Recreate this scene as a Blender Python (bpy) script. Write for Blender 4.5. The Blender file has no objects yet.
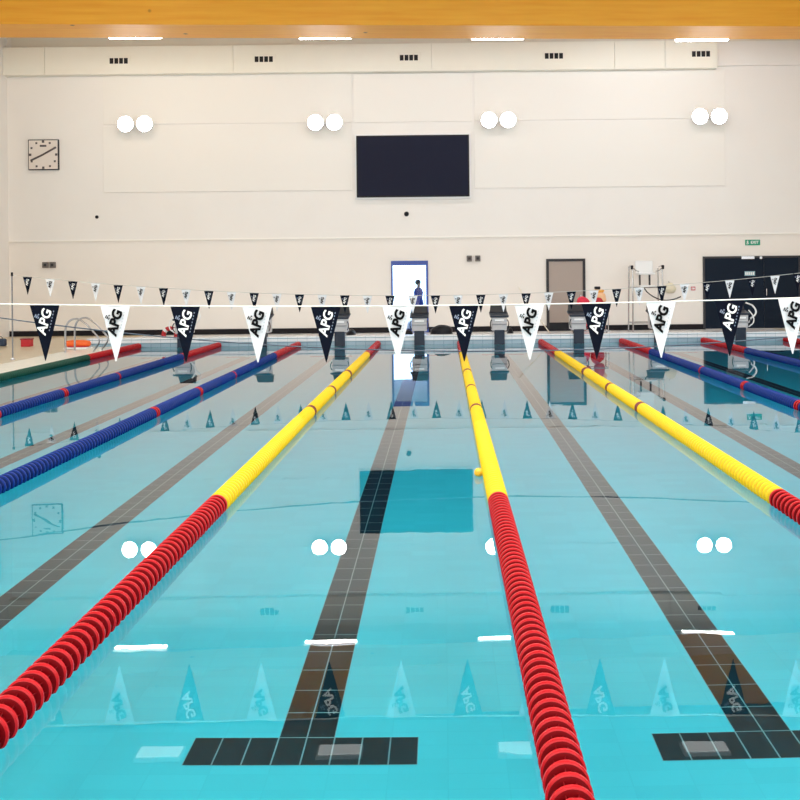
import bpy, bmesh, math, random
from mathutils import Vector, Matrix
random.seed(4)
R = math.radians
scn = bpy.context.scene
col = scn.collection
PI = math.pi

# ------------------------------------------------------------------ camera
CAM_Z = 1.755
F = 1050.0                       # focal length in pixels of the 800 px frame
ROLL = R(0.6)
cam = bpy.data.cameras.new('camera'); cam_o = bpy.data.objects.new('camera', cam); col.objects.link(cam_o)
cam.sensor_width = 36; cam.lens = F / 800 * 36
cam.shift_x = -(443 - 400) / 800; cam.shift_y = -(400 - 276) / 800
cam.clip_start = 0.05; cam.clip_end = 300
cam_o.matrix_world = Matrix.Translation((0, 0, CAM_Z)) @ Matrix.Rotation(R(90), 4, 'X') @ Matrix.Rotation(-ROLL, 4, 'Z')
scn.camera = cam_o

# ------------------------------------------------------------------ world, lights, exposure
w = bpy.data.worlds.new('world'); scn.world = w; w.use_nodes = True
bg = w.node_tree.nodes['Background']; bg.inputs[0].default_value = (0.72, 0.86, 1.0, 1); bg.inputs[1].default_value = 4.0

HB_ = -9.0
def area(name, loc, rot, sx, sy, power, color):
    l = bpy.data.lights.new(name, 'AREA'); l.shape = 'RECTANGLE'; l.size = sx; l.size_y = sy
    l.energy = power; l.color = color
    o = bpy.data.objects.new(name, l); o.location = loc; o.rotation_euler = rot; col.objects.link(o)
    return o
# unseen rows of fill light added above the water and both decks
for x, c in ((-10, (1, .86, .66)), (-5, (1, .93, .82)), (0, (.96, .98, 1)), (5, (.90, .95, 1)), (10, (.82, .91, 1))):
    area('overhead_fill_light', (x, 6, 9.2), (0, 0, 0), 1.6, 18, 950, c)
# unseen fills added behind the photographer and at the right; daylight from left windows
area('front_fill_light', (0, HB_ + .3, 4.6), (R(90), 0, 0), 22, 6, 1350, (.91, .96, 1))
area('right_fill_light', (12.3, 14, 4.2), (0, R(-90), R(180)), 5, 20, 480, (.82, .92, 1))
area('window_light_left', (-13.1, 14, 4.2), (0, R(-90), 0), 5, 20, 300, (.75, .88, 1))

# unseen fill added behind the timber beam to brighten the far wall
area('wall_fill_light', (-8.6, 29.0, 8.45), (R(40), 0, 0), 7.5, .4, 62, (1, .92, .78))
area('wall_fill_light', (-.5, 29.0, 8.45), (R(40), 0, 0), 7.5, .4, 55, (.94, .97, 1))
area('wall_fill_light', (7.8, 29.0, 8.45), (R(40), 0, 0), 7.5, .4, 125, (.86, .93, 1))

scn.view_settings.view_transform = 'Standard'; scn.view_settings.look = 'None'
scn.view_settings.gamma = 1; scn.view_settings.use_curve_mapping = False
scn.view_settings.exposure = 0.0
cy = scn.cycles
cy.max_bounces = 10; cy.transmission_bounces = 8; cy.glossy_bounces = 6; cy.diffuse_bounces = 5; cy.transparent_max_bounces = 8
cy.caustics_refractive = True; cy.caustics_reflective = True; cy.sample_clamp_indirect = 8; cy.use_denoising = True

# ------------------------------------------------------------------ helpers
def S(D): return F / D
def at(x, y, D):
    """world X and Z of a spot seen at photo pixel x, y that stands at distance D"""
    u = x - 443; v = 276 - y; c = math.cos(ROLL); s = math.sin(ROLL)
    return (u * c + v * s) * D / F, (-u * s + v * c) * D / F + CAM_Z

MATS = {}
def mat(name, color, rough=.5, metal=0, noise=0, nscale=8, emit=None, estr=0, spec=.5, bump=0, coat=0):
    if name in MATS: return MATS[name]
    m = bpy.data.materials.new(name); m.use_nodes = True; nt = m.node_tree; b = nt.nodes['Principled BSDF']
    b.inputs['Base Color'].default_value = (*color, 1); b.inputs['Roughness'].default_value = rough
    b.inputs['Metallic'].default_value = metal; b.inputs['Specular IOR Level'].default_value = spec
    b.inputs['Coat Weight'].default_value = coat
    if emit: b.inputs['Emission Color'].default_value = (*emit, 1); b.inputs['Emission Strength'].default_value = estr
    if noise or bump:
        tc = nt.nodes.new('ShaderNodeTexCoord'); n = nt.nodes.new('ShaderNodeTexNoise'); n.inputs['Scale'].default_value = nscale
        n.inputs['Detail'].default_value = 4
        nt.links.new(tc.outputs['Object'], n.inputs['Vector'])
        if noise:
            r = nt.nodes.new('ShaderNodeMapRange'); r.inputs[3].default_value = 1 - noise; r.inputs[4].default_value = 1 + noise
            mx = nt.nodes.new('ShaderNodeVectorMath'); mx.operation = 'SCALE'; mx.inputs[0].default_value = color
            nt.links.new(n.outputs['Fac'], r.inputs[0]); nt.links.new(r.outputs[0], mx.inputs['Scale'])
            nt.links.new(mx.outputs[0], b.inputs['Base Color'])
        if bump:
            bp = nt.nodes.new('ShaderNodeBump'); bp.inputs['Strength'].default_value = .4; bp.inputs['Distance'].default_value = bump
            nt.links.new(n.outputs['Fac'], bp.inputs['Height']); nt.links.new(bp.outputs[0], b.inputs['Normal'])
    MATS[name] = m
    return m

def tile_mat(name, color, grout, tw, th, mortar=.004, rough=.25, uv=False, axis=None):
    m = bpy.data.materials.new(name); m.use_nodes = True; nt = m.node_tree; b = nt.nodes['Principled BSDF']
    tc = nt.nodes.new('ShaderNodeTexCoord'); br = nt.nodes.new('ShaderNodeTexBrick')
    br.offset = 0; br.squash = 1
    br.inputs['Scale'].default_value = 1; br.inputs['Brick Width'].default_value = tw; br.inputs['Row Height'].default_value = th
    br.inputs['Mortar Size'].default_value = mortar; br.inputs['Mortar Smooth'].default_value = .1
    c2 = tuple(min(1, c * 1.06 + .002) for c in color)
    br.inputs['Color1'].default_value = (*color, 1); br.inputs['Color2'].default_value = (*c2, 1); br.inputs['Mortar'].default_value = (*grout, 1)
    src = tc.outputs['UV' if uv else 'Object']
    if axis == 'XZ':
        sp = nt.nodes.new('ShaderNodeSeparateXYZ'); cb = nt.nodes.new('ShaderNodeCombineXYZ')
        nt.links.new(src, sp.inputs[0]); nt.links.new(sp.outputs[0], cb.inputs[0]); nt.links.new(sp.outputs[2], cb.inputs[1]); src = cb.outputs[0]
    nt.links.new(src, br.inputs['Vector']); nt.links.new(br.outputs['Color'], b.inputs['Base Color'])
    b.inputs['Roughness'].default_value = rough
    return m

def link(name, me, m=None, parent=None, loc=(0, 0, 0)):
    o = bpy.data.objects.new(name, me); col.objects.link(o)
    if m is not None:
        for k in (m if isinstance(m, (list, tuple)) else [m]): me.materials.append(k)
    if parent: o.parent = parent
    o.location = loc
    return o
def obj(name, bm, m=None, parent=None, smooth=False, loc=(0, 0, 0)):
    bmesh.ops.recalc_face_normals(bm, faces=bm.faces)
    me = bpy.data.meshes.new(name); bm.to_mesh(me); bm.free()
    if smooth:
        for p in me.polygons: p.use_smooth = True
        try: me.set_sharp_from_angle(angle=R(40))
        except Exception: pass
    return link(name, me, m, parent, loc)
def tag(o, label, cat, group=None, kind=None):
    o['label'] = label; o['category'] = cat
    if group: o['group'] = group
    if kind: o['kind'] = kind
    return o
def struct(name, bm, m, smooth=False):
    o = obj(name, bm, m, None, smooth); o['kind'] = 'structure'; return o
def thing(name, label, cat, loc=(0, 0, 0), rz=0, group=None):
    o = bpy.data.objects.new(name, None); col.objects.link(o); o.location = loc; o.rotation_euler = (0, 0, rz)
    o.empty_display_size = .1
    return tag(o, label, cat, group)
def copy_tree(o, parent=None, keep_loc=True):
    c = o.copy(); col.objects.link(c); c.parent = parent
    for ch in o.children: copy_tree(ch, c)
    return c
def B(): return bmesh.new()
def box(bm, x0, x1, y0, y1, z0, z1, bev=0, mi=0):
    g = bmesh.ops.create_cube(bm, size=1)
    vs = g['verts']
    for v in vs:
        v.co = Vector(((x0 + x1) / 2 + v.co.x * (x1 - x0), (y0 + y1) / 2 + v.co.y * (y1 - y0), (z0 + z1) / 2 + v.co.z * (z1 - z0)))
    fs = set(f for v in vs for f in v.link_faces)
    for f in fs: f.material_index = mi
    if bev:
        es = list(set(e for v in vs for e in v.link_edges))
        bmesh.ops.bevel(bm, geom=es, offset=bev, segments=2, affect='EDGES', profile=.5)
    return bm
def tube(bm, pts, r, seg=10, closed=False):
    pts = [Vector(p) for p in pts]; rings = []
    n = len(pts)
    prev = None
    for i, p in enumerate(pts):
        a = pts[i - 1] if (i > 0 or closed) else p; b = pts[(i + 1) % n] if (i < n - 1 or closed) else p
        t = (b - a).normalized()
        if prev is None:
            up = Vector((0, 0, 1)) if abs(t.z) < .9 else Vector((1, 0, 0)); nn = t.cross(up).normalized()
        else:
            nn = (prev - t * prev.dot(t)).normalized()
        prev = nn; bb = t.cross(nn)
        rr = r[i] if isinstance(r, (list, tuple)) else r
        rings.append([bm.verts.new(p + (nn * math.cos(2 * PI * k / seg) + bb * math.sin(2 * PI * k / seg)) * rr) for k in range(seg)])
    for i in range(n if closed else n - 1):
        A, C = rings[i], rings[(i + 1) % n]
        for k in range(seg): bm.faces.new((A[k], A[(k + 1) % seg], C[(k + 1) % seg], C[k]))
    if not closed:
        bm.faces.new(rings[0]); bm.faces.new(list(reversed(rings[-1])))
    return bm
def lathe(bm, prof, seg=24, axis='Y', mi=0, c=(0, 0, 0)):
    rings = []
    for t, r in prof:
        ring = []
        for k in range(seg):
            a = 2 * PI * k / seg; p, q = r * math.cos(a), r * math.sin(a)
            co = (p, t, q) if axis == 'Y' else ((t, p, q) if axis == 'X' else (p, q, t))
            ring.append(bm.verts.new((co[0] + c[0], co[1] + c[1], co[2] + c[2])))
        rings.append(ring)
    for i in range(len(rings) - 1):
        for k in range(seg):
            f = bm.faces.new((rings[i][k], rings[i][(k + 1) % seg], rings[i + 1][(k + 1) % seg], rings[i + 1][k])); f.material_index = mi
    for ring in (rings[0], rings[-1]):
        f = bm.faces.new(ring); f.material_index = mi
    return bm
def arc(p0, p1, p2, n=8):
    p0, p1, p2 = Vector(p0), Vector(p1), Vector(p2)
    return [tuple(p0 * (1 - t) ** 2 + p1 * 2 * t * (1 - t) + p2 * t * t) for t in [i / n for i in range(n + 1)]]
def text_mesh(body, size, offset=0, shear=0, extrude=.001):
    cu = bpy.data.curves.new('t', 'FONT'); cu.body = body; cu.size = size; cu.offset = offset; cu.shear = shear
    cu.extrude = extrude; cu.align_x = 'CENTER'; cu.align_y = 'CENTER'; cu.resolution_u = 3
    o = bpy.data.objects.new('t', cu); col.objects.link(o)
    dg = bpy.context.evaluated_depsgraph_get(); dg.update()
    me = bpy.data.meshes.new_from_object(o.evaluated_get(dg))
    bpy.data.objects.remove(o); bpy.data.curves.remove(cu); me.materials.clear()
    return me

# ------------------------------------------------------------------ materials
M_wall = mat('painted_wall', (.86, .83, .80), .6, noise=.02, nscale=1.2)
M_wall_low = mat('painted_wall_low', (.86, .81, .76), .6, noise=.02, nscale=1.2)
M_panel = mat('acoustic_panel', (.87, .84, .80), .7)
M_duct = mat('duct_cream', (.88, .85, .76), .5, noise=.02, nscale=2)
M_trim = mat('ledge_white', (.9, .87, .82), .45)
M_base = mat('skirting_black', (.008, .006, .009), .5, spec=.2)
M_deck = tile_mat('deck_tile', (.62, .50, .34), (.5, .42, .3), .25, .25, .004, .35)
M_end = tile_mat('end_deck_tile', (.80, .78, .78), (.6, .6, .62), .25, .25, .005, .3)
M_curb = tile_mat('curb_tile', (.88, .84, .74), (.7, .66, .58), .125, .25, .004, .25)
M_lip = tile_mat('lip_tile', (.75, .77, .80), (.55, .6, .64), .25, .125, .006, .2, axis='XZ')
M_lipband = tile_mat('lip_band_tile', (.30, .42, .50), (.15, .25, .33), .25, .1, .006, .2, axis='XZ')
M_pool = tile_mat('pool_tile', (.15, .63, .61), (.148, .625, .605), .25, .125, .003, .3)
M_line = tile_mat('lane_line_tile', (.006, .008, .010), (.34, .36, .33), .125, .25, .0036, .35, uv=True)
M_ceil = mat('ceiling_boards', (.42, .36, .28), .7, noise=.06, nscale=3)
M_black = mat('black_plastic', (.010, .010, .014), .45, spec=.25)
M_dark = mat('dark_metal', (.03, .028, .032), .45, spec=.3)
M_steel = mat('brushed_steel', (.55, .55, .57), .25, 1)
M_white = mat('white_plastic', (.85, .85, .85), .35)
M_block = mat('block_housing', (.58, .57, .58), .4)
M_offw = mat('cream_plastic', (.80, .74, .60), .45)
M_navy = mat('navy_plastic', (.012, .022, .042), .4, spec=.3)
M_red = mat('red_float_plastic', (.45, .003, .008), .3, spec=.22)
M_redfar = M_red
M_yel = mat('yellow_float_plastic', (.80, .52, .0), .4, spec=.3)
M_blue = mat('blue_float_plastic', (.001, .024, .19), .4, spec=.15)
M_grn = mat('green_float_plastic', (.0, .05, .03), .42, spec=.25)
M_orange = mat('orange_foam', (.9, .14, .02), .5)
M_redbox = mat('red_plastic', (.5, .01, .02), .45)
M_pink = mat('pink_red_fabric', (.75, .03, .07), .7)

def water_mat():
    m = bpy.data.materials.new('pool_water'); m.use_nodes = True; nt = m.node_tree; nt.nodes.clear()
    out = nt.nodes.new('ShaderNodeOutputMaterial')
    g = nt.nodes.new('ShaderNodeBsdfGlass'); g.inputs['IOR'].default_value = 1.333; g.inputs['Roughness'].default_value = 0
    tc = nt.nodes.new('ShaderNodeTexCoord')
    n = nt.nodes.new('ShaderNodeTexNoise'); n.inputs['Scale'].default_value = 1.6; n.inputs['Detail'].default_value = 2
    n.inputs['Distortion'].default_value = .6
    bp = nt.nodes.new('ShaderNodeBump'); bp.inputs['Strength'].default_value = 1; bp.inputs['Distance'].default_value = .0005
    nt.links.new(tc.outputs['Object'], n.inputs['Vector']); nt.links.new(n.outputs['Fac'], bp.inputs['Height'])
    nt.links.new(bp.outputs[0], g.inputs['Normal']); nt.links.new(g.outputs[0], out.inputs['Surface'])
    va = nt.nodes.new('ShaderNodeVolumeAbsorption'); va.inputs['Color'].default_value = (.04, .76, .89, 1); va.inputs['Density'].default_value = .9
    nt.links.new(va.outputs[0], out.inputs['Volume'])
    return m
M_water = water_mat()

def wood_mat():
    m = bpy.data.materials.new('glulam_timber'); m.use_nodes = True; nt = m.node_tree; b = nt.nodes['Principled BSDF']
    tc = nt.nodes.new('ShaderNodeTexCoord'); mp = nt.nodes.new('ShaderNodeMapping'); mp.inputs['Scale'].default_value = (.25, 4, 4)
    n = nt.nodes.new('ShaderNodeTexNoise'); n.inputs['Scale'].default_value = 2; n.inputs['Detail'].default_value = 6
    cr = nt.nodes.new('ShaderNodeValToRGB'); cr.color_ramp.elements[0].position = .3; cr.color_ramp.elements[1].position = .75
    cr.color_ramp.elements[0].color = (.88, .34, .015, 1); cr.color_ramp.elements[1].color = (.97, .46, .035, 1)
    k = nt.nodes.new('ShaderNodeTexVoronoi'); k.inputs['Scale'].default_value = .9
    kr = nt.nodes.new('ShaderNodeMapRange'); kr.inputs[1].default_value = .03; kr.inputs[2].default_value = .07
    mx = nt.nodes.new('ShaderNodeMix'); mx.data_type = 'RGBA'; mx.inputs[6].default_value = (.16, .06, .01, 1)
    nt.links.new(tc.outputs['Object'], mp.inputs[0]); nt.links.new(mp.outputs[0], n.inputs['Vector']); nt.links.new(n.outputs['Fac'], cr.inputs[0])
    nt.links.new(tc.outputs['Object'], k.inputs['Vector']); nt.links.new(k.outputs['Distance'], kr.inputs[0])
    nt.links.new(kr.outputs[0], mx.inputs[0]); nt.links.new(cr.outputs[0], mx.inputs[7]); nt.links.new(mx.outputs[2], b.inputs['Base Color'])
    b.inputs['Roughness'].default_value = .5
    return m
M_wood = wood_mat()

# ------------------------------------------------------------------ the setting
WD = 32.3            # far wall
END = 26.9           # far end of the water
NEAR = 2.5           # near end of the water
XL, XR = -8.2, 9.15  # pool sides
DZ = .03             # deck height over the water
WX0, WX1 = -13.35, 12.6
HB = -9.0            # wall behind the photographer
HC = 9.6             # ceiling

def fl_z(y): return -.65 - (y - NEAR) * .042
LANES = [-6.72, -4.70, -2.69, -.63, 1.41, 3.47, 5.55, 7.62]
def pool_floor():
    bm = B(); uv = bm.loops.layers.uv.new('UVMap')
    def quad(x0, x1, y0, y1, dz, mi):
        vs = [bm.verts.new((x, y, fl_z(y) + dz)) for x, y in ((x0, y0), (x1, y0), (x1, y1), (x0, y1))]
        f = bm.faces.new(vs); f.material_index = mi
        for l, (u, v) in zip(f.loops, ((0, 0), (x1 - x0, 0), (x1 - x0, y1 - y0), (0, y1 - y0))): l[uv].uv = (u, v)
    quad(XL - .3, XR + .3, NEAR - .3, END + .3, 0, 0)
    for x in LANES:
        quad(x - .125, x + .125, 4.45 + .25, 24.95, .003, 1)
        quad(x - .5, x + .5, 4.45, 4.70, .003, 1)
        quad(x - .5, x + .5, 24.95, 25.2, .003, 1)
    me = bpy.data.meshes.new('pool_floor'); bm.to_mesh(me); bm.free()
    o = link('pool_floor', me, [M_pool, M_line]); o['kind'] = 'structure'
pool_floor()
bm = B(); box(bm, XL - .15, XL, NEAR, END, -2.25, -.0005); struct('pool_wall_left', bm, M_pool)
bm = B(); box(bm, XR, XR + .15, NEAR, END, -2.25, -.0005); struct('pool_wall_right', bm, M_pool)
bm = B(); box(bm, XL - .15, XR + .15, NEAR - .15, NEAR, -2.25, -.0005); struct('pool_wall_front', bm, M_pool)
bm = B(); box(bm, XL - .15, XR + .15, END, END + .15, -2.25, 0); struct('pool_wall_back', bm, M_pool)
# decks
bm = B()
box(bm, WX0, XL - .95, HB, WD, -1.9, DZ)
box(bm, XR + .95, WX1, HB, WD, -1.9, DZ)
box(bm, XL - .95, XR + .95, HB, NEAR - .5, -1.9, DZ)
struct('floor', bm, M_deck)
bm = B(); box(bm, XL - .95, XR + .95, END + .45, WD, -1.9, DZ); struct('floor_far_deck', bm, M_end)
bm = B()
box(bm, XL - .95, XL, NEAR - .5, END, -.0, DZ + .005); box(bm, XR, XR + .95, NEAR - .5, END, -.0, DZ + .005)
box(bm, XL, XR, NEAR - .5, NEAR, 0, DZ + .005)
struct('trim_1', bm, M_curb)
# raised end of the pool
bm = B(); box(bm, XL - .95, XR + .95, END, END + .45, .10, .24, .01); struct('trim_2', bm, M_lip)
bm = B(); box(bm, XL - .95, XR + .95, END + .004, END + .45, -.3, .10); struct('trim_3', bm, M_lipband)
bm = B(); box(bm, XL - .95, XR + .95, END - .012, END + .0, .10, .112); box(bm, XL - .95, XR + .95, END - .012, END + .0, .195, .205)
struct('trim_4', bm, mat('teal_nosing', (.10, .25, .32), .3))

# water
bm = B(); box(bm, XL - .002, XR + .002, NEAR - .002, END + .002, -2.2, 0)
wt = obj('pool_water', bm, M_water); tag(wt, 'calm turquoise water filling the swimming pool', 'water', kind='stuff')

# walls with openings for the glazed door
d1x0, d1z1 = at(391, 261, WD); d1x1, _ = at(428, 261, WD); d1z0 = DZ
bm = B()
box(bm, WX0, d1x0, WD, WD + .3, 0, 2.95); box(bm, d1x1, WX1, WD, WD + .3, 0, 2.95); box(bm, d1x0, d1x1, WD, WD + .3, d1z1, 2.95)
struct('wall_back_lower', bm, M_wall_low)
bm = B(); box(bm, WX0, WX1, WD + .0, WD + .3, 2.95, HC); struct('wall_back', bm, M_wall)
bm = B()
for z0, z1 in ((0, 1.2), (7.2, HC)): box(bm, WX0 - .3, WX0, HB, WD, z0, z1)
for k in range(9):
    y = HB + k * 5; box(bm, WX0 - .3, WX0, y, y + .5, 1.2, 7.2)
box(bm, WX0 - .3, WX0, 30.6, WD, 1.2, 7.2)
struct('wall_left', bm, M_wall)
bm = B(); box(bm, WX0 - .18, WX0 - .14, HB, WD - 1, 1.2, 7.2); struct('window_1', bm, mat('frosted_glazing', (.70, .82, .92), .3))
bm = B(); box(bm, WX1, WX1 + .3, HB, WD, 0, HC); struct('wall_right', bm, M_wall)
bm = B(); box(bm, WX0, WX1, HB - .3, HB, 0, HC); struct('wall_front', bm, M_wall)
bm = B(); box(bm, WX0, WX1, HB, WD + .3, HC, HC + .2); struct('ceiling', bm, M_ceil)

# ledge, skirting
bm = B(); box(bm, WX0, WX1, WD - .05, WD, 2.93, 2.975, .006); struct('trim_5', bm, M_trim)
bm = B()
d2x0, d2z1 = at(546, 259, WD); d2x1, _ = at(585, 259, WD)
d3x0, d3z1 = at(702.5, 256.5, WD); d3x1, _ = at(800, 256, WD)
for a, b in ((WX0, d1x0), (d1x1, d2x0), (d2x1, d3x0), (d3x1, WX1)): box(bm, a, b, WD - .02, WD, DZ, DZ + .165)
struct('baseboard_back', bm, M_base)

# acoustic wall panels behind and beside the screen
def xz(x, y): return at(x, y, WD)
def panel(n, x0, x1, y0, y1, th=.03):
    ax, az1 = xz(x0, y0); _, az0 = xz((x0 + x1) / 2, y1); az1 = xz((x0 + x1) / 2, y0)[1]; bx = xz(x1, y1)[0]
    bm = B(); box(bm, ax, bx, WD - th, WD, az0, az1, .006); struct(n, bm, M_panel)
panel('trim_6', 103, 352, 125, 191.5)
panel('trim_7', 474, 725, 121, 187)
panel('trim_8', 103, 352, 74.5, 123.5, .03)
panel('trim_9', 353.5, 472, 73.5, 122, .03)
panel('trim_10', 474, 725, 71, 119.5, .03)

# bulkhead duct along the wall, in sections, with grilles
z_b = xz(400, 73)[1]; z_t = xz(400, 45.5)[1]
bm = B()
xs = [WX0] + [xz(v, 60)[0] for v in (48, 235, 432, 613, 663, 715)] + [WX1]
for a, b in zip(xs[:-1], xs[1:]):
    if b > xz(716, 60)[0]: continue
    box(bm, a + .004, b - .004, WD - .30, WD, z_b, z_t, .008)
struct('trim_11', bm, M_duct)
bm = B(); box(bm, xz(716, 60)[0], WX1, WD - .10, WD, z_b + .1, z_t); struct('trim_12', bm, M_wall)
bm = B(); box(bm, xz(12, 44)[0], WX1, WD - .05, WD, z_t, HC); struct('trim_13', bm, mat('upper_band', (.78, .74, .66), .6))
g0 = None
for i, (px, py) in enumerate(((119, 61), (264, 59.3), (409, 57.8), (554, 56), (701, 54))):
    x, z = at(px, py, WD - .3)
    lab = ['leftmost black slotted grille on the cream duct', 'slotted grille on the duct between the first and second floodlights',
           'black slotted grille on the duct right above the big screen', 'slotted grille on the duct just right of the third floodlight',
           'rightmost black slotted grille at the duct end'][i]
    if g0 is None:
        t = g0 = thing('vent_grille', lab, 'vent', group='air grilles on the wall duct')
        b_ = B(); box(b_, -.36, .36, -.015, 0, -.15, .15, .006); obj('frame', b_, M_duct, t)
        for k in range(4):
            b_ = B(); box(b_, -.28 + k * .145, -.28 + k * .145 + .115, -.022, -.012, -.085, .085); obj('slot', b_, M_black, t)
    else: t = copy_tree(g0); t['label'] = lab
    t.location = (x, WD - .30, z)

# timber beam and the ceiling behind
bm = B(); box(bm, -14.2, 13.6, -.75, .75, 0, 1.3, .01)
bm2 = struct('timber_beam', bm, M_wood); bm2.location = (0, 27.75, 8.2); bm2.rotation_euler = (0, 0, R(3.2))

# linear lights hidden just behind the beam
t0 = None
for i, px in enumerate((135, 325, 498, 702)):
    x, _ = at(px, 40, 29.3)
    lab = ['glowing strip light behind the timber beam, above the leftmost floodlight', 'glowing strip light behind the beam, above the second floodlight from left',
           'glowing strip light behind the beam, above the third floodlight from left', 'glowing strip light behind the timber beam, above the rightmost floodlight'][i]
    if t0 is None:
        t = t0 = thing('strip_light', lab, 'light', group='strip lights behind the beam')
        b_ = B(); box(b_, -.75, .75, -.12, .12, .03, .12, .01); obj('housing', b_, M_white, t)
        b_ = B(); box(b_, -.72, .72, -.10, .10, 0, .03, .008); obj('diffuser', b_, mat('lamp_glow', (1, 1, 1), .5, emit=(1, .97, .92), estr=22), t)
        for s in (-1, 1):
            b_ = B(); tube(b_, [(s * .5, 0, .11), (s * .5, 0, 1.28)], .012, 6); obj('hanger', b_, M_dark, t)
    else: t = copy_tree(t0); t['label'] = lab
    t.location = (x, 29.3, at(px, (38.2, 38.6, 39.2, 40.6)[i], 29.3)[1])

# ceiling lamps over the water, before the beam
t0 = None
for i, px in enumerate((155, 335, 515, 700)):
    lab = f'{["leftmost", "second", "third", "rightmost"][i]} flat ceiling lamp over the far water, mirrored faintly below the pennants'
    if t0 is None:
        t = t0 = thing('ceiling_lamp', lab, 'light', group='flat ceiling lamps over the water')
        b_ = B(); box(b_, -.55, .55, -.3, .3, .03, .12, .01); obj('housing', b_, M_white, t)
        b_ = B(); box(b_, -.5, .5, -.25, .25, 0, .03, .008); obj('diffuser', b_, mat('soft_lamp_glow', (1, 1, 1), .5, emit=(1, .97, .92), estr=1.6), t)
    else: t = copy_tree(t0); t['label'] = lab
    t.location = ((px - 443) / 42, 25, 9.48)

# ------------------------------------------------------------------ doors
def door1():
    bm = B(); fr = .09
    box(bm, d1x0, d1x0 + .05, WD - .03, WD + .1, d1z0, d1z1); box(bm, d1x1 - .07, d1x1, WD - .03, WD + .1, d1z0, d1z1)
    box(bm, d1x0 + .05, d1x1 - .07, WD - .03, WD + .1, d1z1 - .14, d1z1); box(bm, d1x0 + .05, d1x1 - .07, WD - .03, WD + .1, d1z0, d1z0 + .12)
    o = struct('door_1', bm, mat('haze_blue_frame', (.03, .07, .35), .4))  # blue haze around the bright glass put into the frame colour
    bm = B(); box(bm, d1x0 + .05, d1x1 - .07, WD + .03, WD + .045, d1z0 + .12, d1z1 - .14)
    gm = bpy.data.materials.new('door_glass'); gm.use_nodes = True; nt = gm.node_tree; nt.nodes.clear()
    ou = nt.nodes.new('ShaderNodeOutputMaterial'); mx = nt.nodes.new('ShaderNodeMixShader'); tr = nt.nodes.new('ShaderNodeBsdfTransparent'); gl = nt.nodes.new('ShaderNodeBsdfGlossy')
    tr.inputs[0].default_value = (.85, .93, 1, 1); gl.inputs['Roughness'].default_value = .02; fz = nt.nodes.new('ShaderNodeFresnel'); fz.inputs[0].default_value = 1.5
    nt.links.new(fz.outputs[0], mx.inputs[0]); nt.links.new(tr.outputs[0], mx.inputs[1]); nt.links.new(gl.outputs[0], mx.inputs[2]); nt.links.new(mx.outputs[0], ou.inputs[0])
    obj('glass_pane', bm, gm, o)
    bm = B(); tube(bm, [(d1x1 - .12, WD - .06, .9), (d1x1 - .12, WD - .06, 1.3)], .015, 8); obj('pull_handle', bm, M_steel, o)
door1()
bm = B(); box(bm, -8, 8, WD + .3, WD + 11, 2.5, 2.7); struct('ceiling_outside', bm, mat('navy_soffit', (.02, .07, .22), .6))
bm = B(); box(bm, -20, 20, WD + .3, 80, -.2, -.05); struct('floor_outside', bm, mat('pale_paving', (.75, .77, .8), .8))

bm = B(); box(bm, d2x0 + .08, d2x1 - .08, WD - .035, WD - .0, DZ + .26, d2z1 - .08, .004)
o = struct('door_2', bm, mat('taupe_door', (.36, .29, .25), .35))
b_ = B(); box(b_, d2x0, d2x0 + .08, WD - .06, WD, DZ, d2z1); box(b_, d2x1 - .08, d2x1, WD - .06, WD, DZ, d2z1); box(b_, d2x0 + .08, d2x1 - .08, WD - .06, WD, d2z1 - .08, d2z1)
obj('door_frame', b_, M_dark, o)
b_ = B(); box(b_, d2x0 + .08, d2x1 - .08, WD - .04, WD, DZ, DZ + .26); obj('kick_plate', b_, M_black, o)
b_ = B(); box(b_, d2x1 - .17, d2x1 - .14, WD - .09, WD - .035, .98, 1.14, .005); obj('door_handle', b_, M_steel, o)

M_slate = mat('slate_door', (.009, .016, .030), .6, spec=.1)
dm = at(764, 290, WD)[0]
bm = B(); box(bm, d3x0 + .06, dm - .004, WD - .03, WD, DZ + .02, d3z1 - .06, .004); o = struct('door_3', bm, M_slate)
b_ = B(); box(b_, dm + .004, d3x1 - .06, WD - .03, WD, DZ + .02, d3z1 - .06, .004); obj('door_leaf', b_, M_slate, o)
b_ = B(); box(b_, d3x0, d3x0 + .06, WD - .05, WD, DZ, d3z1); box(b_, d3x1 - .06, d3x1, WD - .05, WD, DZ, d3z1); box(b_, d3x0 + .06, d3x1 - .06, WD - .05, WD, d3z1 - .06, d3z1)
obj('door_frame', b_, mat('door_frame_dark', (.02, .018, .022), .4), o)
cx, cz = at(747, 257.5, WD); b_ = B(); box(b_, cx - .2, cx + .2, WD - .11, WD - .05, cz - .05, cz + .04, .006); obj('door_closer', b_, M_steel, o)
b_ = B(); box(b_, cx + .36, cx + .44, WD - .1, WD - .05, cz - .05, cz + .03, .006); obj('closer_arm', b_, M_steel, o)
cx, cz = at(749.5, 273.5, WD); b_ = B(); box(b_, cx - .16, cx + .16, WD - .036, WD - .03, cz - .07, cz + .07)
pl = obj('door_plate', b_, mat('pale_blue_sign', (.22, .42, .5), .5), o)
for k in range(5):
    b_ = B(); box(b_, cx - .14 + k * .058, cx - .10 + k * .058, WD - .039, WD - .036, cz - .045, cz + .045); obj('sign_mark', b_, M_white, pl)
cx, cz = at(764.5, 292, WD); b_ = B(); tube(b_, [(cx + .04, WD - .03, cz - .12), (cx + .04, WD - .08, cz - .1), (cx + .04, WD - .08, cz + .1), (cx + .04, WD - .03, cz + .12)], .014, 8); obj('door_handle', b_, M_steel, o)

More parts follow.
